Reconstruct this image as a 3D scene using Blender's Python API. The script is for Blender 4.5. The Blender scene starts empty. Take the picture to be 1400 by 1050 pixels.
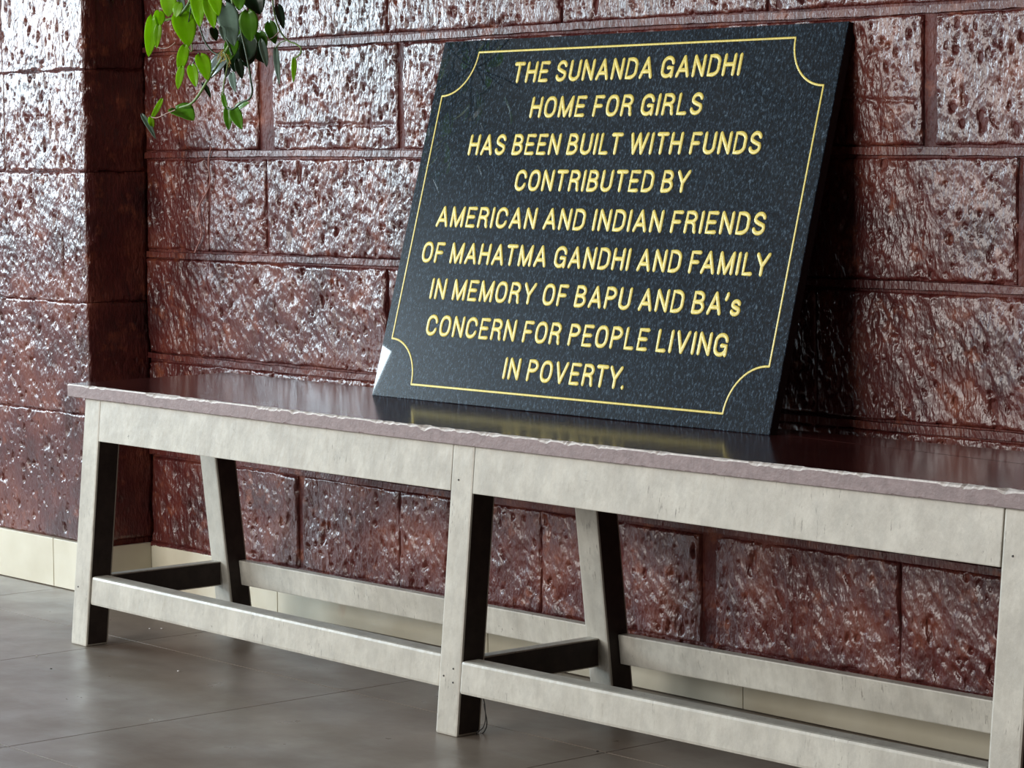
import bpy, bmesh, math, random
import numpy as np
from mathutils import Vector, Matrix
SC = bpy.context.scene
COL = SC.collection
PI = math.pi

# ------------------------------------------------------------------ camera
YAW, PIT, ROL = 0.8651, 0.0844, -0.0072
F = Vector((-math.sin(YAW)*math.cos(PIT), math.cos(YAW)*math.cos(PIT), -math.sin(PIT)))
R = Vector((math.cos(YAW), math.sin(YAW), 0)); U = R.cross(F)
R2 = math.cos(ROL)*R + math.sin(ROL)*U; U2 = -math.sin(ROL)*R + math.cos(ROL)*U
cam_d = bpy.data.cameras.new('camera'); cam = bpy.data.objects.new('camera', cam_d); COL.objects.link(cam)
cam_d.sensor_width = 36; cam_d.lens = 3831.68/1400*36; cam_d.clip_start = 0.05
M = Matrix((R2, U2, -F)).transposed().to_4x4(); M.translation = Vector((4.2150, -2.5714, 0.8561))
cam.matrix_world = M; SC.camera = cam

# ------------------------------------------------------------------ light
w = bpy.data.worlds.new('sky'); SC.world = w; w.use_nodes = True
bg = w.node_tree.nodes['Background']; bg.inputs[0].default_value = (0.80, 0.80, 0.80, 1); bg.inputs[1].default_value = 0.10

def area(name, loc, aim, sx, sy, power, col):
    l = bpy.data.lights.new(name, 'AREA'); l.shape = 'RECTANGLE'; l.size = sx; l.size_y = sy; l.energy = power; l.color = col
    o = bpy.data.objects.new(name, l); COL.objects.link(o); o.location = loc
    o.rotation_euler = (Vector(aim)-Vector(loc)).to_track_quat('-Z', 'Y').to_euler()
    return o
# daylight through the opening at the end of the veranda (left) and along its open front
area('daylight_left_opening', (-4.0, -1.75, 1.49), (0, -1.75, 1.49), 2.70, 1.12, 225, (0.74, 0.90, 1.0))
area('daylight_front_opening', (-0.9, -5.6, 1.75), (-0.9, 0, 1.75), 5.0, 1.7, 285, (1.0, 0.97, 0.93))

SC.view_settings.view_transform = 'Standard'; SC.view_settings.look = 'None'
SC.view_settings.gamma = 1.0; SC.view_settings.use_curve_mapping = False
SC.view_settings.exposure = 0.1

# ------------------------------------------------------------------ materials
def mat(name): 
    m = bpy.data.materials.new(name); m.use_nodes = True
    nt = m.node_tree; b = nt.nodes['Principled BSDF']; return m, nt, b
def N(nt, kind, **kw):
    n = nt.nodes.new(kind)
    for k, v in kw.items():
        if k.startswith('i_'): n.inputs[k[2:].replace('_', ' ')].default_value = v
        else: setattr(n, k, v)
    return n
def coords(nt, scale=(1, 1, 1), rot=(0, 0, 0)):
    g = N(nt, 'ShaderNodeNewGeometry'); mp = N(nt, 'ShaderNodeMapping')
    mp.inputs['Scale'].default_value = scale; mp.inputs['Rotation'].default_value = rot
    nt.links.new(g.outputs['Position'], mp.inputs[0]); return mp.outputs[0]
def noise(nt, vec, scale, detail=4, rough=0.55):
    n = N(nt, 'ShaderNodeTexNoise'); n.inputs['Scale'].default_value = scale
    n.inputs['Detail'].default_value = detail; n.inputs['Roughness'].default_value = rough
    nt.links.new(vec, n.inputs['Vector']); return n.outputs[0]
def ramp(nt, fac, stops):
    r = N(nt, 'ShaderNodeValToRGB'); e = r.color_ramp.elements
    while len(e) < len(stops): e.new(0.5)
    for i, (p, c) in enumerate(stops):
        e[i].position = p; e[i].color = (*c, 1) if len(c) == 3 else c
    nt.links.new(fac, r.inputs[0]); return r.outputs[0]
def mix(nt, a, b, fac, mode='MIX'):
    m = N(nt, 'ShaderNodeMix', data_type='RGBA', blend_type=mode)
    for s, v in ((m.inputs[6], a), (m.inputs[7], b), (m.inputs[0], fac)):
        if isinstance(v, (int, float)): s.default_value = v
        elif isinstance(v, tuple): s.default_value = (*v, 1)
        else: nt.links.new(v, s)
    return m.outputs[2]
def bump(nt, h, dist, strength=1.0, nrm=None):
    b = N(nt, 'ShaderNodeBump'); b.inputs['Distance'].default_value = dist; b.inputs['Strength'].default_value = strength
    nt.links.new(h, b.inputs['Height'])
    if nrm: nt.links.new(nrm, b.inputs['Normal'])
    return b.outputs[0]
def math_(nt, op, a, b=None):
    m = N(nt, 'ShaderNodeMath', operation=op)
    for s, v in ((m.inputs[0], a), (m.inputs[1], b)):
        if v is None: continue
        if isinstance(v, (int, float)): s.default_value = v
        else: nt.links.new(v, s)
    return m.outputs[0]

def wall_paint(name, rough=0.38, bd=0.0036, col_hi=(0.17, 0.045, 0.028), spec=.52, coat=.40):
    m, nt, b = mat(name); v = coords(nt)
    base = ramp(nt, noise(nt, v, 9, 5, .6), [(.36, (0.055, 0.009, 0.009)), (.52, (0.100, 0.018, 0.015)), (.68, col_hi)])
    fleck = ramp(nt, noise(nt, v, 24, 5, .65), [(.56, (0, 0, 0)), (.70, (1, 1, 1))])
    c = mix(nt, base, (0.34, 0.10, 0.045), math_(nt, 'MULTIPLY', fleck, .5))
    nt.links.new(c, b.inputs['Base Color'])
    vs = coords(nt, (1, 1, .42), (0, .5, 0))
    h1 = noise(nt, vs, 125, 2, .6); h2 = noise(nt, vs, 300, 1, .5)
    vo = N(nt, 'ShaderNodeTexVoronoi'); vo.inputs['Scale'].default_value = 42; nt.links.new(coords(nt, (1, 1, .6)), vo.inputs['Vector'])
    pit = ramp(nt, vo.outputs['Distance'], [(.10, (0, 0, 0)), (.24, (1, 1, 1))])
    gate = ramp(nt, noise(nt, v, 22, 2), [(.50, (1, 1, 1)), (.56, (0, 0, 0))])
    pitg = math_(nt, 'MAXIMUM', pit, gate)
    h = math_(nt, 'ADD', math_(nt, 'ADD', h1, math_(nt, 'MULTIPLY', h2, .16)), math_(nt, 'MULTIPLY', pitg, .6))
    nt.links.new(bump(nt, h, bd, 1.0), b.inputs['Normal'])
    b.inputs['Roughness'].default_value = rough
    b.inputs['Specular IOR Level'].default_value = spec
    b.inputs['Coat Weight'].default_value = coat; b.inputs['Coat Roughness'].default_value = 0.21
    cb = bump(nt, h, bd*.6, 1.0); nt.links.new(cb, b.inputs['Coat Normal'])
    return m
M_WALL = wall_paint('glossy_maroon_wall_paint')
M_MORTAR = wall_paint('glossy_maroon_mortar_paint', .42, .0030, spec=.4, coat=.1)
M_BED = wall_paint('maroon_joint_bed_paint', .55, .0040, spec=.3, coat=0)

def cream_paint(name, c1=(0.47, 0.445, 0.385), c2=(0.62, 0.595, 0.52)):
    m, nt, b = mat(name); v = coords(nt)
    base = ramp(nt, noise(nt, coords(nt, (1, 1, 1)), 16, 6, .65), [(.32, c1), (.62, c2)])
    streak = ramp(nt, noise(nt, coords(nt, (1, 1, .22)), 130, 3, .6), [(.30, (.80, .79, .76)), (.52, (1, 1, 1))])
    c = mix(nt, base, streak, 0.35, 'MULTIPLY')
    spots = ramp(nt, noise(nt, v, 75, 4, .7), [(.66, (0, 0, 0)), (.74, (1, 1, 1))])
    area_ = ramp(nt, noise(nt, v, 7, 2), [(.48, (0, 0, 0)), (.62, (1, 1, 1))])
    c = mix(nt, c, (0.17, 0.15, 0.125), math_(nt, 'MULTIPLY', math_(nt, 'MULTIPLY', spots, area_), .8))
    scr = ramp(nt, noise(nt, coords(nt, (1, 1, .16), (0, .12, 0)), 210, 3, .7), [(.60, (0, 0, 0)), (.68, (1, 1, 1))])
    scg = ramp(nt, noise(nt, coords(nt, (1, 1, 1)), 11, 3), [(.50, (0, 0, 0)), (.62, (1, 1, 1))])
    c = mix(nt, c, (0.15, 0.13, 0.11), math_(nt, 'MULTIPLY', math_(nt, 'MULTIPLY', scr, scg), .8))
    c = mix(nt, c, (0.40, 0.385, 0.34), math_(nt, 'MULTIPLY', ramp(nt, noise(nt, coords(nt, (1, 1, .7)), 38, 6, .7), [(.46, (0, 0, 0)), (.60, (1, 1, 1))]), .35))
    nt.links.new(c, b.inputs['Base Color'])
    b.inputs['Roughness'].default_value = 0.38; b.inputs['Specular IOR Level'].default_value = .5
    nt.links.new(bump(nt, noise(nt, coords(nt, (1, 1, .5)), 60, 4, .6), .0012, .8), b.inputs['Normal'])
    return m
M_CREAM = cream_paint('worn_cream_gloss_paint')
def simple(name, c, rough=.5, spec=.5, nscale=40, var=.25, bd=.0004, coat=0):
    m, nt, b = mat(name); v = coords(nt)
    lo = tuple(x*(1-var) for x in c); hi = tuple(min(1, x*(1+var)) for x in c)
    nt.links.new(ramp(nt, noise(nt, v, nscale, 5, .6), [(.35, lo), (.65, hi)]), b.inputs['Base Color'])
    b.inputs['Roughness'].default_value = rough; b.inputs['Specular IOR Level'].default_value = spec; b.inputs['Coat Weight'].default_value = coat
    nt.links.new(bump(nt, noise(nt, v, nscale*3, 3), bd), b.inputs['Normal'])
    return m
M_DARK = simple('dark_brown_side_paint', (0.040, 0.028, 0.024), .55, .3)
M_EDGE = simple('worn_edge_paint_with_sky_sheen', (0.30, 0.235, 0.235), .5, .4, 60, .14, .0008)  # seat edge: greyish sky reflection painted into its mauve base colour
M_CHIP = simple('chipped_pale_wood_and_primer', (0.70, 0.66, 0.63), .55, .4, 90, .2, .0006)
def seat_mat():
    m, nt, b = mat('glossy_maroon_seat_paint'); v = coords(nt, (1, 1, 1))
    nt.links.new(ramp(nt, noise(nt, coords(nt, (.25, 1, 1)), 40, 5, .6), [(.35, (0.045, 0.012, 0.012)), (.65, (0.085, 0.022, 0.020))]), b.inputs['Base Color'])
    b.inputs['Roughness'].default_value = .17; b.inputs['Specular IOR Level'].default_value = .6
    b.inputs['Coat Weight'].default_value = .5; b.inputs['Coat Roughness'].default_value = .12
    nt.links.new(bump(nt, noise(nt, coords(nt, (1, .35, 1)), 28, 3, .5), .0007), b.inputs['Normal'])
    return m
M_SEAT = seat_mat()
def tile_mat():
    m, nt, b = mat('grey_brown_matt_floor_tile'); v = coords(nt)
    c = ramp(nt, noise(nt, coords(nt, (.6, 1.6, 1)), 5, 7, .62), [(.3, (0.185, 0.148, 0.118)), (.7, (0.275, 0.226, 0.184))])
    c = mix(nt, c, (.30, .28, .26), math_(nt, 'MULTIPLY', ramp(nt, noise(nt, coords(nt, (.4, 1.5, 1), (0, 0, .5)), 18, 5, .6), [(.58, (0, 0, 0)), (.72, (1, 1, 1))]), .35))
    nt.links.new(c, b.inputs['Base Color'])
    rr = ramp(nt, noise(nt, v, 9, 5, .6), [(.3, (.26, .26, .26)), (.7, (.42, .42, .42))])
    nt.links.new(rr, b.inputs['Roughness']); b.inputs['Specular IOR Level'].default_value = .5
    nt.links.new(bump(nt, noise(nt, v, 30, 4), .0004), b.inputs['Normal'])
    return m
M_TILE = tile_mat()
M_GROUT = simple('dark_floor_grout', (0.06, 0.05, 0.045), .8, .2)
def skirt_mat():
    m, nt, b = mat('glazed_cream_skirting_tile'); v = coords(nt)
    c = ramp(nt, noise(nt, v, 6, 4, .5), [(.35, (0.58, 0.53, 0.40)), (.65, (0.70, 0.66, 0.53))])
    st = ramp(nt, noise(nt, coords(nt, (1, 1, .5)), 7, 5, .6), [(.60, (0, 0, 0)), (.75, (1, 1, 1))])
    c = mix(nt, c, (0.50, 0.27, 0.17), math_(nt, 'MULTIPLY', st, .55))
    nt.links.new(c, b.inputs['Base Color']); b.inputs['Roughness'].default_value = .3
    return m
M_SKIRT = skirt_mat()
def granite_mat():
    m, nt, b = mat('polished_black_granite'); v = coords(nt)
    fl = ramp(nt, noise(nt, coords(nt, (1, 1, .45), (0, .45, 0)), 300, 4, .75), [(.44, (0.003, 0.005, 0.008)), (.56, (0.012, 0.024, 0.040)), (.72, (0.13, 0.19, 0.25))])
    nt.links.new(fl, b.inputs['Base Color']); b.inputs['Roughness'].default_value = .27; b.inputs['Specular IOR Level'].default_value = .10
    b.inputs['Coat Weight'].default_value = 1; b.inputs['Coat Roughness'].default_value = .015
    return m
M_GRANITE = granite_mat()
M_SAWN = simple('sawn_granite_edge', (0.018, 0.016, 0.018), .6, .3, 200)
M_GOLD = simple('gold_yellow_lettering_paint', (0.88, 0.72, 0.17), .38, .6, 300, .16, .0003)
M_CEIL = simple('ceiling_paint', (0.09, 0.085, 0.08), .8, .2, 5)
M_FAR = simple('far_wall_paint', (0.13, 0.055, 0.045), .6, .3, 5)
M_CLAY = simple('terracotta', (0.30, 0.10, 0.05), .8, .2, 30)
M_SOIL = simple('soil', (0.03, 0.02, 0.015), .9, .1, 60, .4, .004)
M_WIRE = simple('dark_wire', (0.03, 0.027, 0.025), .5, .5)
M_ROOT = simple('dried_pink_tendril', (0.42, 0.22, 0.20), .7, .3)
def leaf_mat(name, c, tr, trc, rough=.32):
    m, nt, b = mat(name); v = coords(nt)
    lo = tuple(x*.7 for x in c); hi = tuple(min(1, x*1.25) for x in c)
    col = ramp(nt, noise(nt, v, 45, 3), [(.3, lo), (.7, hi)])
    nt.links.new(col, b.inputs['Base Color']); b.inputs['Roughness'].default_value = rough; b.inputs['Specular IOR Level'].default_value = .6
    t = N(nt, 'ShaderNodeBsdfTranslucent'); t.inputs[0].default_value = (*trc, 1)
    mx = N(nt, 'ShaderNodeMixShader'); mx.inputs[0].default_value = tr
    nt.links.new(b.outputs[0], mx.inputs[1]); nt.links.new(t.outputs[0], mx.inputs[2])
    nt.links.new(mx.outputs[0], nt.nodes['Material Output'].inputs[0])
    return m
LEAFM = {'b': leaf_mat('bright_green_leaf', (0.26, 0.52, 0.015), .5, (0.62, 0.95, 0.02)),
         'm': leaf_mat('mid_green_leaf', (0.10, 0.28, 0.012), .35, (0.25, 0.55, 0.02)),
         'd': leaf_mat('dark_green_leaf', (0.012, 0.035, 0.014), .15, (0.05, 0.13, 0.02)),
         's': leaf_mat('silvery_leaf_back', (0.20, 0.30, 0.25), .2, (0.3, 0.4, 0.3))}
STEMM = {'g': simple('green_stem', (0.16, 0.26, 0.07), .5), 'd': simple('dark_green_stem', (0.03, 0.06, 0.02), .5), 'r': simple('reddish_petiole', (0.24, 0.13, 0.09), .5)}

# ------------------------------------------------------------------ helpers
def link(name, me, m=None, parent=None):
    o = bpy.data.objects.new(name, me); COL.objects.link(o)
    if m is not None and me is not None and not me.materials:
        for x in (m if isinstance(m, (list, tuple)) else [m]): me.materials.append(x)
    if parent: o.parent = parent
    return o
def props(o, label=None, cat=None, group=None, kind=None):
    if label: o['label'] = label
    if cat: o['category'] = cat
    if group: o['group'] = group
    if kind: o['kind'] = kind
    return o
def empty(name, loc=(0, 0, 0)):
    o = bpy.data.objects.new(name, None); COL.objects.link(o); o.location = loc; o.empty_display_size = .05; return o
def child_keep(o, parent):
    o.parent = parent; o.matrix_parent_inverse = Matrix.Translation(-Vector(parent.location)); return o
def pymesh(name, v, f, smooth=False):
    me = bpy.data.meshes.new(name); me.from_pydata([tuple(map(float, p)) for p in v], [], f); me.update()
    if smooth: me.polygons.foreach_set('use_smooth', [True]*len(me.polygons))
    return me
def box_me(name, x0, x1, y0, y1, z0, z1, bevel=0.0, seg=2):
    bm = bmesh.new(); bmesh.ops.create_cube(bm, size=1)
    for v in bm.verts:
        v.co = Vector(((x0+x1)/2 + v.co.x*(x1-x0), (y0+y1)/2 + v.co.y*(y1-y0), (z0+z1)/2 + v.co.z*(z1-z0)))
    if bevel: bmesh.ops.bevel(bm, geom=bm.edges[:], offset=bevel, segments=seg, affect='EDGES', profile=.6)
    me = bpy.data.meshes.new(name); bm.to_mesh(me); bm.free(); return me

# lattice noise for real relief
def vnoise(x, y, seed):
    rs = np.random.RandomState(seed); T = rs.rand(64, 64)
    xi = np.floor(x).astype(int); yi = np.floor(y).astype(int); fx = x-xi; fy = y-yi
    fx = fx*fx*(3-2*fx); fy = fy*fy*(3-2*fy)
    g = lambda a, b: T[a & 63, b & 63]
    return (g(xi, yi)*(1-fx)+g(xi+1, yi)*fx)*(1-fy)+(g(xi, yi+1)*(1-fx)+g(xi+1, yi+1)*fx)*fy
def fbm(x, y, seed, oct_=4, gain=.55):
    s = 0; a = 1; t = 0
    for i in range(oct_):
        s = s + a*vnoise(x*2**i, y*2**i, seed+i*7); t += a; a *= gain
    return s/t - .5
PITS = {}
def relief(Uc, Zc, seed, w, h, amp, pits, pitdepth, cracks=()):
    """outward displacement of a stone's front; Uc,Zc local metric coordinates"""
    a, b_ = .87*Uc+.5*Zc, -.5*Uc+.87*Zc
    d = amp*2.3*fbm(a*15, b_*11, seed, 2) + amp*1.5*fbm(a*85, b_*40, seed+50, 3, .7)
    rs = np.random.RandomState(seed+99)
    for i in range(pits):
        px, pz = rs.rand()*w, rs.rand()*h; rx = .0016+.0036*rs.rand()**3; rz = rx*(1+1.3*rs.rand()); th = (rs.rand()-.3)*.9
        if rs.rand() < .06: rx *= 1.3; rz *= 1.9
        du, dz = Uc-px, Zc-pz
        q = ((du*math.cos(th)+dz*math.sin(th))/rx)**2+((-du*math.sin(th)+dz*math.cos(th))/rz)**2
        d = d - pitdepth*(.5+.7*rs.rand())*np.exp(-np.minimum(q, 30)**1.5)
    for (x0, z0, x1, z1, cw, cd) in cracks:
        L = math.hypot(x1-x0, z1-z0); ux, uz = (x1-x0)/L, (z1-z0)/L
        t = (Uc-x0)*ux+(Zc-z0)*uz; n = -(Uc-x0)*uz+(Zc-z0)*ux + .006*fbm(t*30, t*0+seed, seed+5, 2)
        ends = np.clip(t/.01, 0, 1)*np.clip((L-t)/.01, 0, 1)
        d = d - cd*ends*np.exp(-(n/cw)**2)
    return d
def stone_me(x0, x1, z0, z1, ax, plane, seed, amp=.0035, pits=40, pd=.005, cracks=(), back=.03, res=.0038, edge=.0045):
    """rough block: front towards -Y (ax='y', u=x) or +X (ax='x', u=y)"""
    W, H = x1-x0, z1-z0; nx, nz = max(2, int(W/res)), max(2, int(H/res))
    u = np.linspace(0, W, nx+1); z = np.linspace(0, H, nz+1); Ug, Zg = np.meshgrid(u, z, indexing='ij')
    lc = [(a-x0, b-z0, c-x0, e-z0, cw, cd) for (a, b, c, e, cw, cd) in cracks]
    d = relief(Ug, Zg, seed, W, H, amp, pits, pd, lc)
    db = np.minimum(np.minimum(Ug, W-Ug), np.minimum(Zg, H-Zg))
    wob = .009*fbm(Ug*25, Zg*25, seed+3, 3)
    e = np.clip((db+wob*1.2)/edge, 0, 1); d = d*np.clip(db/.004, 0, 1) - .005*(1-np.sqrt(1-(1-e)**2))
    if ax == 'y': V = np.stack([Ug+x0, plane-d, Zg+z0], -1)
    else: V = np.stack([plane+d, Ug+x0, Zg+z0], -1)
    V = V.reshape(-1, 3); idx = np.arange((nx+1)*(nz+1)).reshape(nx+1, nz+1)
    q = np.stack([idx[:-1, :-1], idx[1:, :-1], idx[1:, 1:], idx[:-1, 1:]], -1).reshape(-1, 4)
    # skirt to the back
    ring = list(idx[:, 0])+list(idx[-1, 1:])+list(idx[-2::-1, -1])+list(idx[0, -2:0:-1])
    B = V[ring].copy(); 
    if ax == 'y': B[:, 1] = plane+back
    else: B[:, 0] = plane-back
    n0 = len(V); nr = len(ring); V = np.vstack([V, B])
    q2 = [(ring[i], n0+i, n0+(i+1) % nr, ring[(i+1) % nr]) for i in range(nr)]
    q = np.vstack([q, np.array(q2)])
    me = bpy.data.meshes.new('stone'); me.vertices.add(len(V)); me.vertices.foreach_set('co', V.astype(np.float32).ravel())
    me.loops.add(q.size); me.loops.foreach_set('vertex_index', q.astype(np.int32).ravel())
    me.polygons.add(len(q)); me.polygons.foreach_set('loop_start', np.arange(0, q.size, 4, dtype=np.int32))
    me.update(calc_edges=True); me.polygons.foreach_set('use_smooth', np.ones(len(q), bool)); me.validate(); return me

# ------------------------------------------------------------------ room
D = .4313; XP = -.3997; YP = .2923
WX1 = 3.05; TOP = 1.25
wall = props(link('wall_back', box_me('wall_back', XP-.05, 6.0, D+.004, D+.25, 0, 2.9), M_BED), kind='structure')
# courses of laterite blocks
zb = [.0845, .267, .454, .6544, .8453, 1.0452, TOP]
rows = [
    [XP, -.16, .0914, .3845, .7622, 1.1518, 1.5466, 1.95, 2.36, 2.74, WX1],
    [XP, -.06, .30, .66, 1.02, 1.42, 1.80, 2.2, 2.6, WX1],
    [XP, .359, .90, 1.38, 2.02, 2.4, 2.8, WX1],
    [XP, -.1885, .0011, .62, 1.22, 1.7595, 2.22, 2.6, WX1],
    [XP, .0, .3994, .95, 1.5947, 2.06, 2.5, WX1],
    [XP, -.05, .3672, .82, 1.28, 1.86, 2.3, 2.7, WX1]]
wide = {(4, .0): .022, (0, 1.1518): .014, (3, 1.7595): .006, (4, 1.5947): .011, (4, .3994): .007, (3, .0011): .004, (0, .0914): .007}
crk = {4: [(.03, .8995, .385, .8965, .0020, .004), (1.42, .9215, 1.58, .917, .002, .003)],
       3: [(.10, .838, .102, .79, .0022, .007), (.003, .715, .006, .675, .003, .006), (.20, .80, .205, .70, .002, .002)],
       0: [(.53, .255, .51, .10, .004, .004), (.95, .255, .96, .10, .004, .004), (1.33, .25, 1.335, .12, .003, .004)],
       2: [(.20, .64, .21, .52, .003, .003), (1.5, .6, 1.505, .57, .0025, .003)], 5: [], 1: []}
RB = .0085
sid = 0
for r_, xs in enumerate(rows):
    za = zb[r_] + (RB if r_ else .003); zc = zb[r_+1]-RB
    for i in range(len(xs)-1):
        ga = wide.get((r_, xs[i]), .0016); gb = wide.get((r_, xs[i+1]), .0016)
        x0 = xs[i]+(0 if i == 0 else ga); x1 = xs[i+1]-gb; sid += 1
        W = x1-x0
        cr = [c for c in crk[r_] if x0-.01 < c[0] < x1+.01]
        upper = r_ >= 3
        me = stone_me(x0, x1, za, zc, 'y', D-.001*(sid % 3), 100+sid*13, amp=.0023 if upper else .0040,
                      pits=int(W*(420 if upper else 200)), pd=.0055 if upper else .006, cracks=cr, res=.0028)
        link('stone', me, M_WALL, wall)
# the courses go on above the picture (coarser relief)
for k in range(4):
    za = TOP+.2*k; off = .17*(k % 2)
    xs = [XP]+[XP+.30+off+.46*i for i in range(7) if XP+.30+off+.46*i < WX1-.1]+[WX1]
    for i in range(len(xs)-1):
        sid += 1
        link('stone', stone_me(xs[i]+.0016, xs[i+1]-.0016, za+RB, za+.2-RB, 'y', D-.001, 2000+sid, amp=.0035, pits=int((xs[i+1]-xs[i])*60), pd=.006, res=.007), M_WALL, wall)
    for x0, x1 in ((-1.6, -1.0-off), (-1.0-off, XP)):
        sid += 1
        link('stone_pier', stone_me(x0+.0006, x1-.0006, za+.0006, za+.1994, 'y', YP, 2500+sid, amp=.0035, pits=int((x1-x0)*60), pd=.006, res=.007, edge=.003), M_WALL, None)
# raised ribbon pointing between the courses
for z in zb[1:]+[TOP+.2, TOP+.4, TOP+.6, TOP+.8]:
    segs = sorted(random.Random(int(z*1000)).uniform(XP+.1, WX1-.1) for _ in range(5)); segs = [XP]+segs+[WX1]
    for i in range(len(segs)-1):
        x0, x1 = segs[i]+.0006, segs[i+1]-.0006; n = max(3, int((x1-x0)/.02)); V = []; rs = np.random.RandomState(int(z*999)+i)
        for k in range(n+1):
            x = x0+(x1-x0)*k/n; j = (rs.rand(4)-.5)*.0016; zz = z+.002*math.sin(x*5+z*9)
            V += [(x, D+.012, zz+.0068+j[0]), (x, D-.004+j[1], zz+.0058+j[0]), (x, D-.0045+j[1]*.6, zz-.0048+j[2]), (x, D+.012, zz-.0068+j[2])]
        Fc = [(4*k+a, 4*k+a+1, 4*k+a+5, 4*k+a+4) for k in range(n) for a in range(3)]
        Fc += [(0, 1, 2, 3), (4*n+3, 4*n+2, 4*n+1, 4*n)]
        me = pymesh('mortar_joint', V, [tuple(reversed(f)) for f in Fc]); link('mortar_joint', me, M_MORTAR, wall)
# painted smear below the lowest course
for x0, x1 in ((XP, .35), (.352, 1.1), (1.102, 1.9), (1.902, WX1)):
    link('mortar_joint', stone_me(x0, x1, .0795, .0905, 'y', D-.0085, int(x0*70)+950, amp=.0055, pits=int((x1-x0)*60), pd=.006, res=.0026, edge=.004), M_BED, wall)
# pier standing proud at the left
pier = props(link('wall_left', box_me('wall_left', -1.6, XP-.004, YP+.006, D+.25, 0, 2.9), M_BED), kind='structure')
pz = [.0967, .3468, .5636, .8139, 1.0095, TOP]; pxs = [[-1.6, -1.0, XP], [-1.6, -1.25, -.86, XP], [-1.6, -.95, XP], [-1.6, -1.1, -.6963, XP], [-1.6, -1.2, -.7, XP]]
for r_ in range(5):
    for i in range(len(pxs[r_])-1):
        
        x0, x1 = pxs[r_][i]+.0004, pxs[r_][i+1]-(.0 if i == len(pxs[r_])-2 else .0004); sid += 1
        cr = []
        if r_ == 2: cr = [(-.485, .69, -.486, .60, .0022, .007)]
        if r_ == 3: cr = [(-.52, .955, -.521, .88, .002, .006)]
        me = stone_me(x0, x1, pz[r_]+.0005, pz[r_+1]-.0005, 'y', YP, 400+sid*11, amp=.0022, pits=int((x1-x0)*420), pd=.0052, cracks=cr, res=.0028, edge=.0016)
        link('stone', me, M_WALL, pier)
for r_ in range(5):
    sid += 1
    me = stone_me(YP+.001, D-.001, pz[r_]+.0005, pz[r_+1]-.0005, 'x', XP, 900+sid, amp=.002, pits=6, pd=.003, res=.005, edge=.0012)
    link('stone', me, M_WALL, pier)

for o in [o for o in COL.objects if o.name.startswith('stone_pier')]:
    o.parent = pier; o.name = 'stone'
# skirting tiles
SK = props(link('baseboard_back', box_me('baseboard_back', XP+.012, 6.0, D-.003, D+.004, 0, .083), M_SKIRT), kind='structure')
js = [XP+.008, .03, .635, 1.2388, 1.92, 2.52, 3.12, 3.7]
for i in range(len(js)-1):
    link('tile', box_me('tile', js[i]+.0008, js[i+1]-.0008, D-.010, D-.002, 0.0015, .0845, .0012), M_SKIRT, SK)
SL = props(link('baseboard_left', box_me('baseboard_left', -1.6, XP, YP-.002, YP+.006, 0, .096), M_SKIRT), kind='structure')
js = [-1.6, -1.13, -.5294, XP+.009]
for i in range(len(js)-1):
    link('tile', box_me('tile', js[i]+.0008, js[i+1]-.0008, YP-.009, YP-.001, 0.0015, .0965, .0012), M_SKIRT, SL)
link('tile', box_me('tile', XP+.001, XP+.009, YP+.0, D-.010, 0.0015, .089, .001), M_SKIRT, SL)

# floor
floor = props(link('floor', box_me('floor', -4.0, 6.0, -6.2, D+.25, -.06, -.0022), M_GROUT), kind='structure')
tile_me = {}
for i in range(-4, 9):
    for j in range(-8, 1):
        x0 = .101+.6094*i; y0 = .0653+.6094*j
        y1 = min(y0+.6094, D+.01)
        key = round(y1-y0, 3)
        if key not in tile_me: tile_me[key] = box_me('tile', .0009, .6085, .0009, key-.0009, -.01, 0, .0003, 1); tile_me[key].materials.append(M_TILE)
        o = bpy.data.objects.new('tile', tile_me[key]); COL.objects.link(o); o.location = (x0, y0, 0); o.parent = floor
props(link('ceiling', box_me('ceiling', -4.0, 6.0, -6.2, D+.25, 2.9, 3.0), M_CEIL), kind='structure')
props(link('wall_right', box_me('wall_right', 6.0, 6.15, -6.2, D+.25, 0, 2.9), M_FAR), kind='structure')

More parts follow.
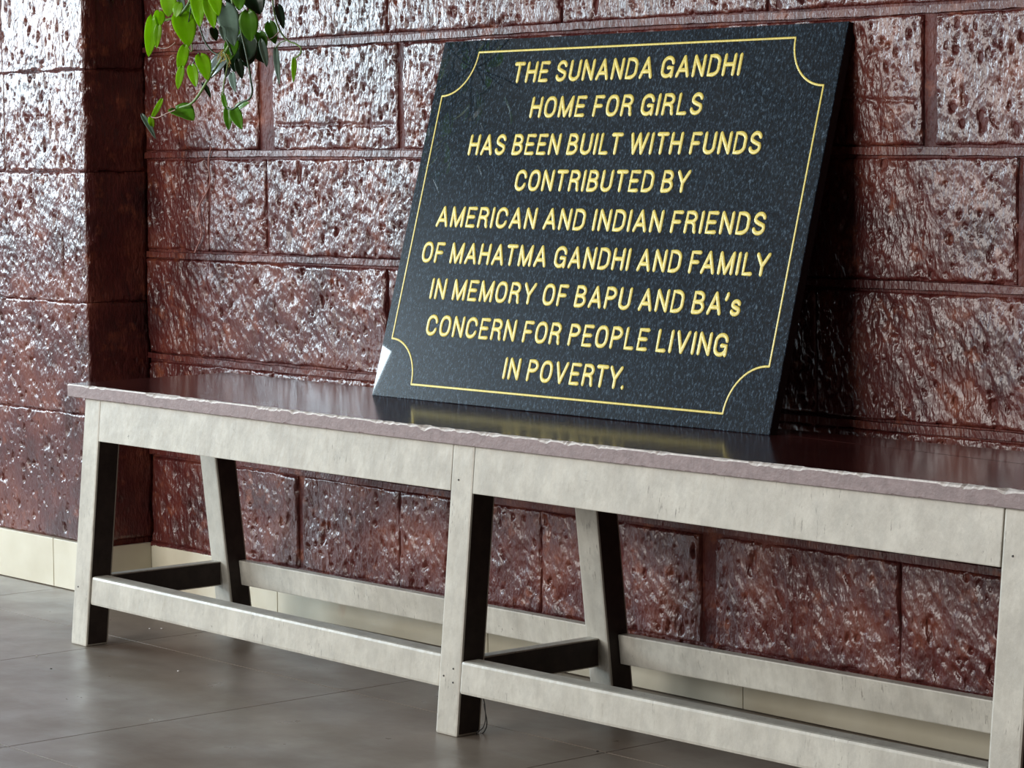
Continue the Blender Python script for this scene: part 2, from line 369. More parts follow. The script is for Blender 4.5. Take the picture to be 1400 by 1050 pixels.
# ------------------------------------------------------------------ bench
bench = props(empty('painted_bench', (0, 0, 0)), 'long worn wooden bench, glossy maroon seat, chipped cream frame, beside the maroon stone wall', 'bench')
H = .45; ZB = .4269; SX1 = 2.172
def plank_me(poly_front, poly_back, Z0, Z1, chips=False, seed=1):
    """seat plank: front and back edges as functions of x; fine columns so the arris can be chipped"""
    rs = np.random.RandomState(seed); xa, xb = poly_front[0], poly_front[1]
    n = int((xb-xa)/.004); V = []; Fc = []; mi = []
    cut = 0; 
    for k in range(n+1):
        x = xa+(xb-xa)*k/n
        yf, yb = poly_front[2](x), poly_back(x)
        w1 = float(fbm(np.array([x*45.]), np.array([.3]), seed, 4, .7)[0]); w2 = float(fbm(np.array([x*14.]), np.array([7.3]), seed+9, 3)[0])
        c = .0016+max(0, w1)*.020+max(0, w2-.05)*.022 if chips else .001
        cz = .0012+max(0, w1)*.016+max(0, w2-.12)*.03 if chips else .001
        lo = max(0, -w1-.1)*.012 if chips else 0
        sg = -.003*math.sin(PI*min(1, max(0, x/SX1)))**1.5; z0, z1 = Z0+sg, Z1+sg
        V += [(x, yf+c*1.3, z1), (x, yf+c*.35, z1-cz*.6), (x, yf, z1-cz-.0012), (x, yf+.0003, z0+.0012+lo), (x, yf+.0022, z0), (x, yb, z0), (x, yb, z1)]
    m = 7
    for k in range(n):
        for a in range(m):
            b_ = (a+1) % m; Fc.append((m*k+a, m*k+b_, m*(k+1)+b_, m*(k+1)+a)); mi.append([1 if not chips else 2, 2, 1, 1, 0, 1, 0][a] if chips else [0, 0, 0, 0, 0, 0, 0][a])
    Fc += [tuple(range(m))[::-1], tuple(m*n+a for a in range(m))]; mi += [1, 1] if chips else [0, 0]
    me = pymesh('plank', V, [tuple(reversed(f)) for f in Fc])
    for mm in (M_SEAT, M_EDGE, M_CHIP): me.materials.append(mm)
    me.polygons.foreach_set('material_index', mi); me.update(); return me
joint = lambda x: min(.3370, .2643+(1.5592-x)*.1155)
link('plank', plank_me((0, SX1, lambda x: .0), lambda x: joint(x)-(.0008 if x > .9 else 0), ZB, H, True), None, bench)
link('plank', plank_me((.93, SX1, lambda x: joint(x)+.0008), lambda x: .3378, ZB, H, False, 5), None, bench)
OY = .0115
def frontY(z): return OY-.0925*(ZB-z)
def backY(z): return .2345+.110*(ZB-z)
def beam(name, pts4a, pts4b, mats, faces_m, bevel=.0015, wear=0.0, seed=0, nseg=1, parent=bench):
    """bar between two quads (each 4 pts ccw); faces_m: material per side 0..3 + ends"""
    bm = bmesh.new(); rings = []
    rs = random.Random(seed)
    for k in range(nseg+1):
        t = k/nseg; rings.append([bm.verts.new(Vector(a).lerp(Vector(b), t)) for a, b in zip(pts4a, pts4b)])
    for k in range(nseg):
        for i in range(4):
            j = (i+1) % 4; f = bm.faces.new((rings[k][i], rings[k][j], rings[k+1][j], rings[k+1][i])); f.material_index = faces_m[i]
    f = bm.faces.new(rings[0][::-1]); f.material_index = faces_m[4]
    f = bm.faces.new(rings[-1]); f.material_index = faces_m[4]
    bmesh.ops.recalc_face_normals(bm, faces=bm.faces[:])
    sharp = [e for e in bm.edges if len(e.link_faces) == 2 and e.calc_face_angle(0) > .6]
    if wear:
        for e in sharp:
            if e.calc_length() > .02:
                pass
    bmesh.ops.bevel(bm, geom=sharp, offset=bevel, segments=2, affect='EDGES', profile=.6)
    me = bpy.data.meshes.new(name); bm.to_mesh(me); bm.free()
    for mm in mats: me.materials.append(mm)
    return link(name, me, None, parent)
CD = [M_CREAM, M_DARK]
LW = .0494; LD = .045
legx = [.0397, 1.0506, 2.083]
def leg(x, yf, sgn):
    def quad(z, taper=0):
        y = yf(z); return [(x+taper, y, z), (x+LW-taper, y, z), (x+LW-taper, y+LD, z), (x+taper, y+LD, z)]
    # slightly irregular old wood: middle ring
    o = beam('leg', quad(0), quad(ZB), CD, [0, 1, 0, 1, 0], .0035, nseg=1); return o
for x in legx: leg(x, frontY, -1)
for x in legx: leg(x, backY, 1)
def rail(name, x0, x1, zA, zB_, hgt, dy, th, bev=.0015, yf=frontY):
    q = lambda x, zt: [(x, yf(zt-hgt)+dy, zt-hgt), (x, yf(zt-hgt)+dy+th, zt-hgt), (x, yf(zt)+dy+th, zt), (x, yf(zt)+dy, zt)]
    return beam(name, q(x0, zA), q(x1, zB_), CD, [0, 0, 0, 0, 0], bev)
rail('apron', legx[0]+LW+.0006, legx[1]-.0002, ZB, ZB, .0722, .0002, .022)
rail('apron', legx[1]+LW+.0012, legx[2]-.0012, ZB, ZB, .0722, .0, .022)
rail('apron', legx[0]+LW, legx[1], ZB, ZB, .066, .02, .022, yf=backY)
rail('apron', legx[1]+LW, legx[2], ZB, ZB, .066, .02, .022, yf=backY)
rail('stretcher', legx[0]+LW, legx[1], .1215, .1155, .0490, .003, .034, .0045)
rail('stretcher', legx[1]+LW, legx[2], .1115, .1165, .0480, -.0005, .034, .0045)
rail('stretcher', legx[0]+LW, legx[1], .1185, .1190, .0455, .026, .018, .002, yf=backY)
rail('stretcher', legx[1]+LW, legx[2], .1140, .1215, .0465, .022, .020, .002, yf=backY)
for x, zt in zip(legx, (.1170, .1080, .108)):
    ya, yb = frontY(.1)+LD, backY(.1); xa = x+.006; xb = x+.030
    a = [(xa, ya, zt-.0440), (xb, ya, zt-.0440), (xb, ya, zt), (xa, ya, zt)]; b = [(p[0], yb, p[2]) for p in a]
    beam('cross_stretcher', a, b, CD, [1, 1, 0, 1, 0], .002)
    a = [(xa, ya-.008, .375), (xb, ya-.008, .375), (xb, ya-.008, ZB), (xa, ya-.008, ZB)]; b = [(p[0], backY(.4), p[2]) for p in a]
    a = [(p[0], frontY(.4)+LD, p[2]) for p in a]
    beam('cross_rail', a, b, CD, [1, 1, 1, 1, 1], .001)
# nail heads on the centre leg
def disc_me(name, r, t, n=10):
    bm = bmesh.new(); bmesh.ops.create_cone(bm, cap_ends=True, segments=n, radius1=r, radius2=r*.8, depth=t); me = bpy.data.meshes.new(name); bm.to_mesh(me); bm.free(); return me
nail_me = disc_me('nail_head', .0016, .0012); nail_me.materials.append(M_WIRE)
for (x, z) in ((1.062, .085), (1.083, .098), (1.084, .078), (1.068, .372), (.053, .10), (2.10, .37)):
    o = bpy.data.objects.new('nail_head', nail_me); COL.objects.link(o); o.location = (x, frontY(z)-.0003, z); o.rotation_euler = (PI/2, 0, 0); o.parent = bench

# ------------------------------------------------------------------ plaque
O = Vector((.5465, .2495, .4480)); PR, AN = .0076, .2730
pu = Vector((math.cos(PR), math.sin(PR), 0)); pv = Vector((-math.sin(PR)*math.sin(AN), math.cos(PR)*math.sin(AN), math.cos(AN))); pn = pu.cross(pv)
PM = Matrix((pu, pv, pn)).transposed().to_4x4(); PM.translation = O
PW, PH, PT = .9089, .6066, .0155
def plaque_body():
    bm = bmesh.new(); bmesh.ops.create_cube(bm, size=1)
    for v in bm.verts: v.co = Vector((PW/2+v.co.x*PW, PH/2+v.co.y*PH, -PT/2+v.co.z*PT))
    for f in bm.faces: f.material_index = 0 if f.normal.z > .5 else 1
    bmesh.ops.bevel(bm, geom=bm.edges[:], offset=.0008, segments=1, affect='EDGES')
    me = bpy.data.meshes.new('granite_plaque'); bm.to_mesh(me); bm.free(); me.materials.append(M_GRANITE); me.materials.append(M_SAWN); return me
plaque = props(empty('granite_plaque', O), 'polished black granite plaque with gold lettering, standing on the bench and leaning back', 'plaque')
plaque.matrix_world = PM
slab = link('slab', plaque_body(), None, plaque)
def tube_curve(strokes, r, flat=.35, name='letter', xs=1.0, m=M_GOLD):
    cu = bpy.data.curves.new(name, 'CURVE'); cu.dimensions = '3D'; cu.bevel_depth = r; cu.bevel_resolution = 2; cu.use_fill_caps = True
    for st in strokes:
        P = [Vector((p[0], p[1], 0)) for p in st]; closed = (P[0]-P[-1]).length < 1e-6 and len(P) > 3
        if closed:
            s = cu.splines.new('POLY'); s.points.add(len(P)-2); s.use_cyclic_u = True
            for i, p in enumerate(P[:-1]): s.points[i].co = (*p, 1)
        else:
            d0 = (P[0]-P[1]).normalized()*r; d1 = (P[-1]-P[-2]).normalized()*r
            Q = [(P[0]+d0*.9, .25), (P[0]+d0*.5, .8)]+[(p, 1) for p in P]+[(P[-1]+d1*.5, .8), (P[-1]+d1*.9, .25)]
            s = cu.splines.new('POLY'); s.points.add(len(Q)-1)
            for i, (p, rr) in enumerate(Q): s.points[i].co = (*p, 1); s.points[i].radius = rr
    o = bpy.data.objects.new('tmp', cu); COL.objects.link(o)
    dg = bpy.context.evaluated_depsgraph_get(); me = bpy.data.meshes.new_from_object(o.evaluated_get(dg)); me.name = name
    bpy.data.objects.remove(o); bpy.data.curves.remove(cu)
    me.transform(Matrix.Diagonal((1, 1, flat, 1))); me.materials.clear(); me.materials.append(m)
    me.polygons.foreach_set('use_smooth', [True]*len(me.polygons)); return me
def arc(cx, cy, rx, ry, a0, a1, n=10):
    return [(cx+rx*math.cos(math.radians(a0+(a1-a0)*i/n)), cy+ry*math.sin(math.radians(a0+(a1-a0)*i/n))) for i in range(n+1)]
def ell(w, n=24):   # squarish oval
    out = []
    for i in range(n+1):
        t = 2*PI*i/n; c, s = math.cos(t), math.sin(t); e = .80
        out.append((w/2+w/2*math.copysign(abs(c)**e, c), .5+.5*math.copysign(abs(s)**e, s)))
    out[-1] = out[0]; return out
G = {}
w = .50
G['I'] = (0, [[(0, 0), (0, 1)]]); G['L'] = (.38, [[(0, 1), (0, 0), (.38, 0)]]); G['T'] = (.50, [[(0, 1), (.50, 1)], [(.25, 1), (.25, 0)]])
G['H'] = (w, [[(0, 0), (0, 1)], [(w, 0), (w, 1)], [(0, .52), (w, .52)]])
G['E'] = (.42, [[(.42, 1), (0, 1), (0, 0), (.42, 0)], [(0, .52), (.36, .52)]]); G['F'] = (.40, [[(.40, 1), (0, 1), (0, 0)], [(0, .50), (.34, .50)]])
G['A'] = (.58, [[(0, 0), (.29, 1)], [(.29, 1), (.58, 0)], [(.10, .30), (.48, .30)]])
G['V'] = (.56, [[(0, 1), (.28, 0)], [(.28, 0), (.56, 1)]]); G['W'] = (.86, [[(0, 1), (.21, 0)], [(.21, 0), (.43, 1)], [(.43, 1), (.65, 0)], [(.65, 0), (.86, 1)]])
G['N'] = (w, [[(0, 0), (0, 1)], [(0, 1), (w, 0)], [(w, 0), (w, 1)]]); G['M'] = (.64, [[(0, 0), (0, 1)], [(0, 1), (.32, 0)], [(.32, 0), (.64, 1)], [(.64, 1), (.64, 0)]])
G['Y'] = (.56, [[(0, 1), (.28, .42)], [(.56, 1), (.28, .42)], [(.28, .42), (.28, 0)]])
G['U'] = (w, [[(0, 1), (0, .28)]+arc(w/2, .27, w/2, .27, 180, 360)+[(w, 1)]])
G['O'] = (.54, [ell(.54)])
G['C'] = (.52, [[(.52, .70)]+arc(.26, .68, .26, .32, 10, 180, 9)+[(0, .5)]+arc(.26, .32, .26, .32, 180, 350, 9)])
G['G'] = (.54, [arc(.27, .68, .27, .32, 8, 180, 9)+[(0, .5)]+arc(.27, .32, .27, .32, 180, 330, 8)+[(.54, .30), (.54, .46), (.30, .46)], [(.54, .30), (.54, 0)]])
G['D'] = (.50, [[(0, 0), (0, 1), (.20, 1)]+arc(.20, .68, .30, .32, 90, 0, 7)+arc(.20, .32, .30, .32, 0, -90, 7)+[(0, 0)]])
G['P'] = (.46, [[(0, 0), (0, 1), (.22, 1)]+arc(.22, .745, .24, .255, 90, -90, 10)+[(0, .49)]])
G['R'] = (.48, [[(0, 0), (0, 1), (.24, 1)]+arc(.24, .755, .22, .245, 90, -90, 10)+[(0, .51)], [(.26, .51), (.36, .46), (.42, .34), (.44, .10), (.48, 0)]])
G['B'] = (.48, [[(0, 0), (0, 1), (.22, 1)]+arc(.22, .765, .22, .235, 90, -90, 9)+[(.0, .53)], [(.22, .53)]+arc(.23, .265, .25, .265, 90, -90, 9)+[(0, 0)]])
G['S'] = (.48, [arc(.24, .74, .22, .26, 15, 200, 10)+[(.10, .58), (.24, .50), (.38, .43)]+arc(.24, .27, .24, .27, 30, -165, 11)])
G['s'] = (.36, [[(x*.75, y*.66) for x, y in G['S'][1][0]]])
G["'"] = (0.05, [[(.05, 1), (.05, .92), (0, .74)]]); G['.'] = (0, [[(0, 0), (0, .015)]])
CAP = .0364; SR = .0036; GAPX = .105; SPC = .30
HC = SR/CAP
lines = [("THE SUNANDA GANDHI", .1930, .7110, .5300), ("HOME FOR GIRLS", .2535, .6460, .4708), ("HAS BEEN BUILT WITH FUNDS", .1190, .7840, .4094),
         ("CONTRIBUTED BY", .2520, .6470, .3502), ("AMERICAN AND INDIAN FRIENDS", .0745, .8240, .2880), ("OF MAHATMA GANDHI AND FAMILY", .0550, .8440, .2275),
         ("IN MEMORY OF BAPU AND BA's", .0960, .8065, .1670), ("CONCERN FOR PEOPLE LIVING", .1045, .7955, .1063), ("IN POVERTY.", .3155, .5960, .0457)]
cache = {}
for txt, xa, xb, y0 in lines:
    xcur = 0; pos = []
    for k, ch in enumerate(txt):
        if ch == ' ': xcur += SPC; continue
        g = GAPX
        pos.append((ch, xcur)); xcur += G[ch][0]+2*HC+g
        nxt = txt[k+1] if k+1 < len(txt) else ''
        if (ch in 'AVY' and nxt in 'AVYTO') or (ch in 'TVYPF' and nxt == 'A') or (ch == 'L' and nxt in 'YT') or ch+nxt in ('TA', "A'", 'TY', 'RT', 'AT'): xcur -= .07
        if ch == 'Y' and nxt == '.': xcur -= .10
    total = (xcur-GAPX)*CAP; s = (xb-xa)/total
    row = empty('inscription_line'); row.parent = plaque; row.location = (xa, y0, 0); row['label'] = 'line of gold capital letters reading ' + txt.strip('.')
    for ch, xc_ in pos:
        key = (ch, round(s, 2))
        if key not in cache:
            cache[key] = tube_curve([[((HC+p[0])*CAP*s, SR+p[1]*(CAP-2*SR)) for p in st] for st in G[ch][1]], SR)
        o = bpy.data.objects.new('letter', cache[key]); COL.objects.link(o); o.parent = row; o.location = (xc_*CAP*s, 0, 0.0001)
# gold border with scooped corners
bx0, bx1, by0, by1, br = .0225, .8835, .0245, .5855, .0735
def scoop(cx, cy, a0, a1): return [(cx+br*math.cos(math.radians(a0+(a1-a0)*i/14)), cy+br*math.sin(math.radians(a0+(a1-a0)*i/14))) for i in range(15)]
bs = [[(bx0+br, by0), (bx1-br, by0)], scoop(bx1, by0, 180, 90), [(bx1, by0+br), (bx1, by1-br)], scoop(bx1, by1, 270, 180),
      [(bx1-br, by1), (bx0+br, by1)], scoop(bx0, by1, 0, -90), [(bx0, by1-br), (bx0, by0+br)], scoop(bx0, by0, 90, 0)]
o = bpy.data.objects.new('border_line', tube_curve(bs, .0018, .35, 'border_line')); COL.objects.link(o); o.parent = plaque; o.location = (0, 0, .0001)
o['label'] = 'thin gold border line with scooped corners'

# ------------------------------------------------------------------ plant
LEAVES = [
(0.1523, 0.0895, 1.0803, 0.1372, 0.0906, 1.0138, 0.019, 'b'),
(0.1642, 0.0948, 1.0676, 0.1523, 0.0973, 1.0283, 0.0114, 'b'),
(0.1516, 0.105, 1.0906, 0.162, 0.0946, 1.0627, 0.0165, 'b'),
(0.221, 0.0805, 1.1214, 0.203, 0.0886, 1.0795, 0.0238, 'b'),
(0.2365, 0.0904, 1.1014, 0.2321, 0.084, 1.077, 0.015, 'b'),
(0.1585, 0.1398, 1.1186, 0.1767, 0.1391, 1.0942, 0.0102, 's'),
(0.2036, 0.1135, 1.085, 0.2271, 0.1129, 1.0287, 0.0341, 'b'),
(0.1807, 0.1456, 1.1004, 0.2001, 0.1372, 1.0374, 0.0153, 'm'),
(0.2273, 0.1054, 1.0298, 0.195, 0.1142, 0.9877, 0.0163, 'b'),
(0.224, 0.1009, 0.9942, 0.2009, 0.1067, 0.9578, 0.0113, 'b'),
(0.2652, 0.1069, 1.1238, 0.2853, 0.0964, 1.0594, 0.0212, 'b'),
(0.2879, 0.1103, 1.1107, 0.3047, 0.1125, 1.0566, 0.0186, 'b'),
(0.3321, 0.0921, 1.119, 0.3642, 0.0808, 1.0741, 0.0197, 'b'),
(0.3059, 0.1346, 1.0948, 0.3306, 0.134, 1.027, 0.0298, 's'),
(0.3512, 0.1488, 1.0836, 0.3454, 0.1578, 1.0343, 0.0272, 'm'),
(0.2837, 0.1986, 1.1319, 0.3024, 0.2087, 1.0822, 0.0352, 'd'),
(0.3104, 0.1858, 1.047, 0.2668, 0.193, 1.0042, 0.035, 'd'),
(0.4313, 0.1178, 1.0319, 0.432, 0.1282, 0.9891, 0.0109, 's'),
(0.3296, 0.22, 1.0237, 0.3521, 0.2103, 0.9629, 0.0087, 's'),
(0.3816, 0.22, 1.0062, 0.3879, 0.2132, 0.9658, 0.0074, 'b'),
(0.2533, 0.1186, 1.0133, 0.2761, 0.1171, 0.971, 0.0213, 'b'),
(0.2206, 0.1951, 1.0167, 0.1667, 0.1903, 0.9767, 0.0254, 'd'),
(0.2536, 0.1003, 0.9959, 0.2697, 0.0976, 0.96, 0.015, 'b'),
(0.1623, 0.184, 0.9692, 0.1831, 0.1861, 0.9437, 0.0077, 'd'),
(0.1309, 0.12, 0.9417, 0.0806, 0.1297, 0.9072, 0.0077, 'b'),
(0.0703, 0.12, 0.9149, 0.0947, 0.1303, 0.8741, 0.009, 's'),
(0.0956, 0.12, 0.9121, 0.0839, 0.1318, 0.8932, 0.009, 'b'),
(0.133, 0.1469, 0.9267, 0.2005, 0.1388, 0.9045, 0.032, 'm'),
(0.2747, 0.1544, 0.9271, 0.2485, 0.1656, 0.9548, 0.0075, 'm'),
(0.2764, 0.1562, 0.9246, 0.2774, 0.1578, 0.8876, 0.0125, 'm'),
(0.3068, 0.1486, 0.9229, 0.3393, 0.1416, 0.8883, 0.0174, 'm'),
(0.3043, 0.1533, 0.9242, 0.3426, 0.155, 0.9334, 0.0112, 'm'),
(0.3554, 0.1114, 0.9812, 0.3802, 0.1009, 0.9493, 0.011, 's'),
(0.2161, 0.2042, 1.0107, 0.1872, 0.2159, 0.979, 0.0114, 'd'),
(0.2839, 0.1735, 1.0059, 0.2856, 0.1808, 0.9739, 0.0125, 'd'),
(0.3205, 0.1164, 1.0586, 0.3405, 0.108, 1.0347, 0.0099, 's'),
(0.1972, 0.1818, 1.0633, 0.2004, 0.1882, 1.0409, 0.0127, 'd'),
(0.2203, 0.2049, 1.1252, 0.2506, 0.194, 1.0987, 0.0254, 'd'),
(0.3377, 0.22, 1.0957, 0.3686, 0.2091, 1.0552, 0.0125, 'd'),
(0.1955, 0.1987, 1.0962, 0.2115, 0.1947, 1.0631, 0.0179, 'd'),
(0.1759, 0.1552, 1.1232, 0.1711, 0.1668, 1.0864, 0.0153, 'm'),
(0.3453, 0.1402, 1.1198, 0.3188, 0.1522, 1.0874, 0.0198, 'm')]
STEMS = [
[[[0.2428, 0.11, 1.1139], [0.2291, 0.11, 1.0974], [0.2043, 0.11, 1.0836], [0.1751, 0.11, 1.0774], [0.1526, 0.11, 1.0758]], 0.00237, 'g'],
[[[0.1918, 0.11, 1.0372], [0.1737, 0.11, 1.0304], [0.1511, 0.11, 1.0286], [0.1286, 0.11, 1.033]], 0.00102, 'r'],
[[[0.307, 0.14, 1.0291], [0.2782, 0.14, 1.0019], [0.2448, 0.14, 0.9744], [0.2064, 0.14, 0.9418], [0.1929, 0.14, 0.9345], [0.1568, 0.14, 0.9276]], 0.00217, 'g'],
[[[0.358, 0.13, 1.0478], [0.3718, 0.13, 1.0112], [0.3833, 0.13, 0.9687], [0.3847, 0.13, 0.9446], [0.355, 0.13, 0.933], [0.3292, 0.13, 0.9225], [0.3143, 0.13, 0.9239]], 0.0017, 'd'],
[[[0.3062, 0.13, 1.0192], [0.3164, 0.13, 1.0007], [0.3116, 0.13, 0.9825], [0.3046, 0.13, 0.9644], [0.302, 0.13, 0.9461]], 0.00122, 'g'],
[[[0.3213, 0.22, 1.116], [0.3288, 0.22, 1.0789], [0.343, 0.22, 1.0539], [0.3636, 0.22, 1.0373], [0.3904, 0.22, 1.0291], [0.4026, 0.22, 1.0202], [0.3857, 0.22, 1.0061]], 0.00149, 'g'],
[[[0.3409, 0.22, 1.0527], [0.3195, 0.22, 1.0424], [0.2982, 0.22, 1.0395], [0.2895, 0.22, 1.0373]], 0.00109, 'r'],
[[[0.3013, 0.15, 1.1124], [0.3093, 0.15, 1.0926], [0.3196, 0.15, 1.08], [0.3315, 0.15, 1.048]], 0.00237, 'g'],
[[[0.1732, 0.12, 0.9235], [0.146, 0.12, 0.9177], [0.1139, 0.12, 0.9106], [0.0979, 0.12, 0.912]], 0.00102, 'r'],
[[[0.2088, 0.11, 1.0835], [0.1931, 0.11, 1.0792], [0.1751, 0.11, 1.0774]], 0.00136, 'g'],
[[[0.2403, 0.11, 1.0332], [0.24, 0.11, 1.0209], [0.2313, 0.11, 1.0261]], 0.00109, 'g'],
[[[0.2299, 0.15, 1.1181], [0.2659, 0.15, 1.0822], [0.2781, 0.15, 1.0511], [0.2926, 0.15, 1.0298], [0.3029, 0.15, 1.0135]], 0.00204, 'd'],
[[[0.2323, 0.13, 1.019], [0.2164, 0.13, 1.0034], [0.2096, 0.13, 0.9974]], 0.00109, 'd'],
[[[0.2751, 0.13, 0.9883], [0.2488, 0.13, 0.9841], [0.227, 0.13, 0.9871], [0.1961, 0.13, 0.9928]], 0.00122, 'd'],
[[[0.3275, 0.22, 1.025], [0.3446, 0.22, 1.0342], [0.3615, 0.22, 1.0374]], 0.00095, 'g'],
[[[0.3613, 0.16, 1.0326], [0.3471, 0.16, 1.0549], [0.3331, 0.16, 1.0858]], 0.00136, 'd'],
[[[0.2011, 0.12, 1.0297], [0.213, 0.12, 1.0589], [0.2275, 0.12, 1.1014]], 0.00109, 'd'],
[[[0.1969, 0.15, 1.1196], [0.2084, 0.15, 1.0597], [0.2425, 0.15, 1.0215], [0.2856, 0.15, 1.0128]], 0.00136, 'd'],
[[[0.228, 0.12, 1.1173], [0.2274, 0.12, 1.0977]], 0.00204, 'd']]
vine = props(empty('trailing_vine', (.08, .13, 1.17)), 'trailing vine with bright green heart shaped leaves hanging in front of the stone wall', 'plant')
camdir = (-F).normalized()
def leaf_mesh(A, B, width, seed, fold):
    A, B = Vector(A), Vector(B); ax = B-A; L = ax.length; ax.normalize()
    rs = random.Random(seed)
    nrm = (camdir + Vector((rs.uniform(-.35, .35), rs.uniform(-.35, .35), rs.uniform(.0, .5)))); side = ax.cross(nrm).normalized(); nrm = side.cross(ax).normalized()
    nl, nw = 12, 4; V = []
    for i in range(nl+1):
        t = i/nl
        # heart / ovate outline
        hw = 1.22*width/2*(math.sin(PI*min(1, t**.66))**.68 if t < 1 else 0)
        if i == 0: hw = width*.10
        droop = -L*.10*math.sin(PI*t)+L*.05*rs.uniform(-.3, .3)*t
        for j in range(-nw, nw+1):
            s = j/nw
            lobe = -.10*L*(abs(s)**1.5)*(1-t)**3
            p = A+ax*(L*t+lobe)+side*(hw*s)+nrm*(fold*hw*(abs(s)**1.3)-droop*.6)
            if j == 0: p -= nrm*.0006
            V.append(p)
    m = 2*nw+1; Fc = [(i*m+j, i*m+j+1, (i+1)*m+j+1, (i+1)*m+j) for i in range(nl) for j in range(m-1)]
    me = pymesh('leaf', V, Fc, True); bm = bmesh.new(); bm.from_mesh(me)
    bmesh.ops.solidify(bm, geom=bm.faces[:], thickness=.0004); bm.to_mesh(me); bm.free(); me.polygons.foreach_set('use_smooth', [True]*len(me.polygons))
    return me
def tube(name, pts, r, m, parent=None, taper=None, inv=None):
    cu = bpy.data.curves.new(name, 'CURVE'); cu.dimensions = '3D'; cu.bevel_depth = r; cu.bevel_resolution = 2; cu.use_fill_caps = True; cu.resolution_u = 6
    s = cu.splines.new('BEZIER'); s.bezier_points.add(len(pts)-1)
    for i, p in enumerate(pts):
        b = s.bezier_points[i]; b.co = p; b.handle_left_type = b.handle_right_type = 'AUTO'
    o = bpy.data.objects.new('tmp', cu); COL.objects.link(o)
    dg = bpy.context.evaluated_depsgraph_get(); me = bpy.data.meshes.new_from_object(o.evaluated_get(dg)); me.name = name
    bpy.data.objects.remove(o); bpy.data.curves.remove(cu); me.materials.clear(); me.materials.append(m)
    me.polygons.foreach_set('use_smooth', [True]*len(me.polygons))
    return link(name, me, None, parent)
LL = {'b': None, 'm': None, 'd': 'dark green leaf', 's': 'leaf showing its silvery underside'}
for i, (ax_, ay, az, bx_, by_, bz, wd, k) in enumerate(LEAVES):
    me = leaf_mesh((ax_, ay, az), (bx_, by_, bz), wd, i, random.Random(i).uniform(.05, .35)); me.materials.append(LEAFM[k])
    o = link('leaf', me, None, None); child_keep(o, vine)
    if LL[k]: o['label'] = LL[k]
rq = random.Random(21)
for i in range(10):
    A = Vector((rq.uniform(.22, .31), rq.uniform(.17, .23), rq.uniform(1.02, 1.085))); B = A+Vector((rq.uniform(-.015, .02), rq.uniform(-.02, .02), -rq.uniform(.026, .040)))
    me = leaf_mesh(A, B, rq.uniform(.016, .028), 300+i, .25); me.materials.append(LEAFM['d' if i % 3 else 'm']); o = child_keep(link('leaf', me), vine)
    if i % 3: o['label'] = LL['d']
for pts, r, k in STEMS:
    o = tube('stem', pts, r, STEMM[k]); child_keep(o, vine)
# yellow rootlets in the middle of the tuft
rs = random.Random(8)
M_RL = simple('yellow_rootlet', (.50, .36, .07), .6)
for i in range(9):
    c = Vector((.3035+rs.uniform(-.015, .01), .135, 1.012+rs.uniform(-.008, .012)))
    o = tube('rootlet', [c, c+Vector((rs.uniform(-.006, .008), rs.uniform(-.005, .005), -.006)), c+Vector((rs.uniform(-.01, .012), rs.uniform(-.006, .006), -.016))], .0006, M_RL); child_keep(o, vine)
# crown of the same plant above the frame: stems rise into the hanging planter
for i in range(64):
    a = rs.uniform(0, 2*PI); rr = rs.uniform(.04, .24); A = Vector((.03+rr*math.cos(a), .125+.6*rr*math.sin(a), rs.uniform(1.150, 1.30)))
    B = A+Vector((rs.uniform(-.02, .02), rs.uniform(-.03, .03), -rs.uniform(.03, .045)))
    B.z = max(B.z, 1.133)
    me = leaf_mesh(A, B, rs.uniform(.028, .042), 100+i, .3); me.materials.append(LEAFM['m' if i % 2 else 'b']); child_keep(link('leaf', me), vine)
def lathe(name, prof, m, n=40):
    V = []; Fc = []
    for r, z in prof:
        for k in range(n): V.append((r*math.cos(2*PI*k/n), r*math.sin(2*PI*k/n), z))
    for i in range(len(prof)-1):
        for k in range(n): Fc.append((i*n+k, i*n+(k+1) % n, (i+1)*n+(k+1) % n, (i+1)*n+k))
    Fc.append(tuple(range(n))[::-1]); me = pymesh(name, V, Fc, True); me.materials.append(m); return me
pot = props(empty('hanging_planter', (.0, .16, 1.24)), 'terracotta hanging planter on three cords in which the trailing vine grows', 'planter')
link('bowl', lathe('bowl', [(.055, 0), (.075, .02), (.095, .09), (.105, .12), (.112, .122), (.112, .14), (.102, .14), (.098, .12), (.08, .11)], M_CLAY), None, pot)
s_ = link('soil', lathe('soil', [(.03, .10), (.098, .118), (.07, .126), (.001, .128)], M_SOIL), None, pot)
for k in range(3):
    a = 2*PI*k/3; o = tube('cord', [(.108*math.cos(a), .108*math.sin(a), .135), (.05*math.cos(a), .05*math.sin(a), .8), (0, 0, 1.66)], .0015, M_WIRE, pot)
for k in range(7):
    x = .16-.03*k; o = tube('stem', [(.0+.08*math.cos(k), .13+.05*math.sin(k), 1.375), (x+.05, .12-.01*(k % 3), 1.36), (x+.13, .11, 1.24), (.12+.045*k, .12, 1.13)], .002, STEMM['d']); child_keep(o, vine)

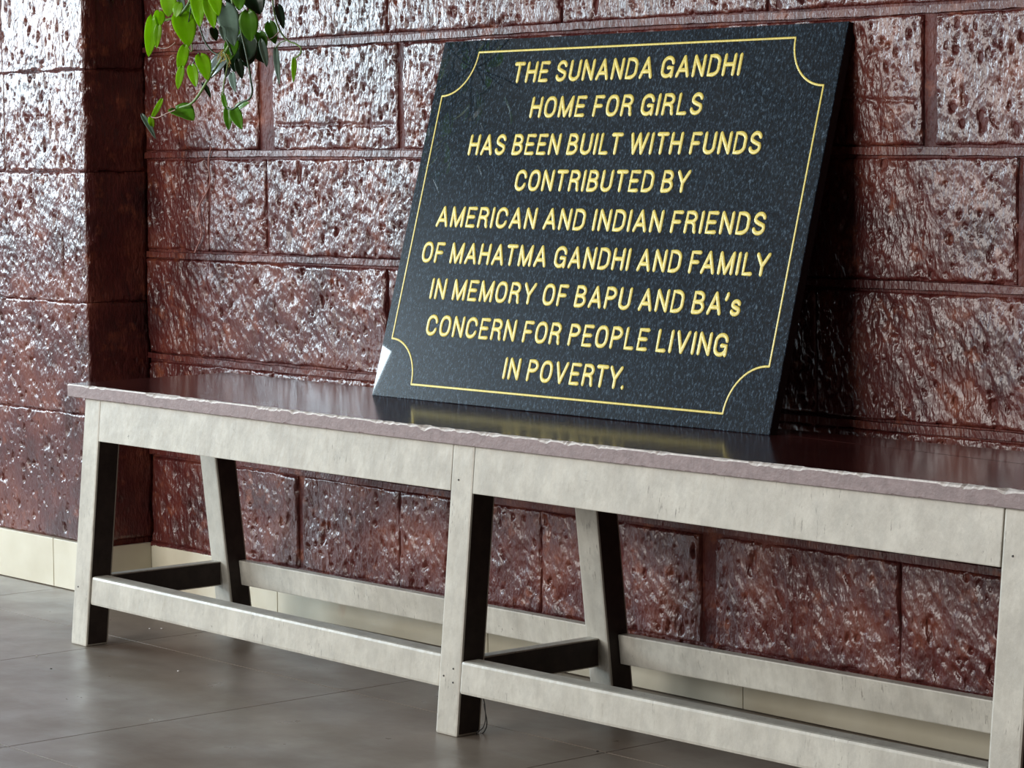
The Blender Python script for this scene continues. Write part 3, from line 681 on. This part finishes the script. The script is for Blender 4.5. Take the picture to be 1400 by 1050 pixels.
# ------------------------------------------------------------------ small things
root_pts = [(-.1659, D-.007, .8611), (-.176, D-.007, .832), (-.173, D-.006, .795), (-.2133, D-.007, .7371), (-.204, D-.006, .70), (-.2279, D-.006, .6605)]
props(tube('dried_tendril', root_pts, .0013, M_ROOT), 'thin dried pinkish tendril stuck to the stone wall left of the plaque', 'tendril')
lx = legx[1]+LW
props(tube('wire_loop', [(lx+.001, frontY(.06)+.044, .055), (lx+.010, frontY(0)+.046, .040), (lx+.013, frontY(0)+.040, .012), (lx+.004, frontY(0)+.034, .0025), (lx+.003, frontY(0)+.050, .0022), (lx+.007, frontY(0)+.047, .045)], .0008, M_WIRE),
      'thin dark wire loop at the foot of the middle front bench leg', 'wire')
def crumb(name, x, y, r, m, seed, label, cat):
    bm = bmesh.new(); bmesh.ops.create_icosphere(bm, subdivisions=1, radius=r); rr = random.Random(seed)
    for v in bm.verts: v.co = Vector((v.co.x*rr.uniform(.7, 1.5), v.co.y*rr.uniform(.6, 1.2), v.co.z*.45*rr.uniform(.7, 1.1)))
    z0 = min(v.co.z for v in bm.verts); me = bpy.data.meshes.new(name); bm.to_mesh(me); bm.free(); me.materials.append(m)
    o = link(name, me); o.location = (x, y, -z0+.0002); props(o, label, cat)
crumb('dirt_crumb', .2300, -.1823, .0022, M_WIRE, 1, 'tiny dark crumb on the floor tiles right under the leftmost tile joint', 'crumb')
crumb('dirt_crumb', 1.31, .058, .003, M_WIRE, 7, 'dark crumb on the floor tile joint under the right half of the bench', 'crumb')
crumb('paint_flake', .3899, -.0375, .0028, M_CHIP, 2, 'small pale paint flake on the floor between left and middle bench legs', 'flake')
crumb('paint_flake', .1140, -.1408, .0026, M_CHIP, 3, 'small pale paint flake on the tile joint in front of the left bench leg', 'flake')
crumb('paint_flake', .0122, .1534, .0022, M_CHIP, 4, 'small pale paint flake just behind the left front bench leg, nearer the leg', 'flake')
crumb('paint_flake', .0265, .1689, .0024, M_CHIP, 5, 'small pale paint flake behind the left front bench leg, nearer the wall', 'flake')
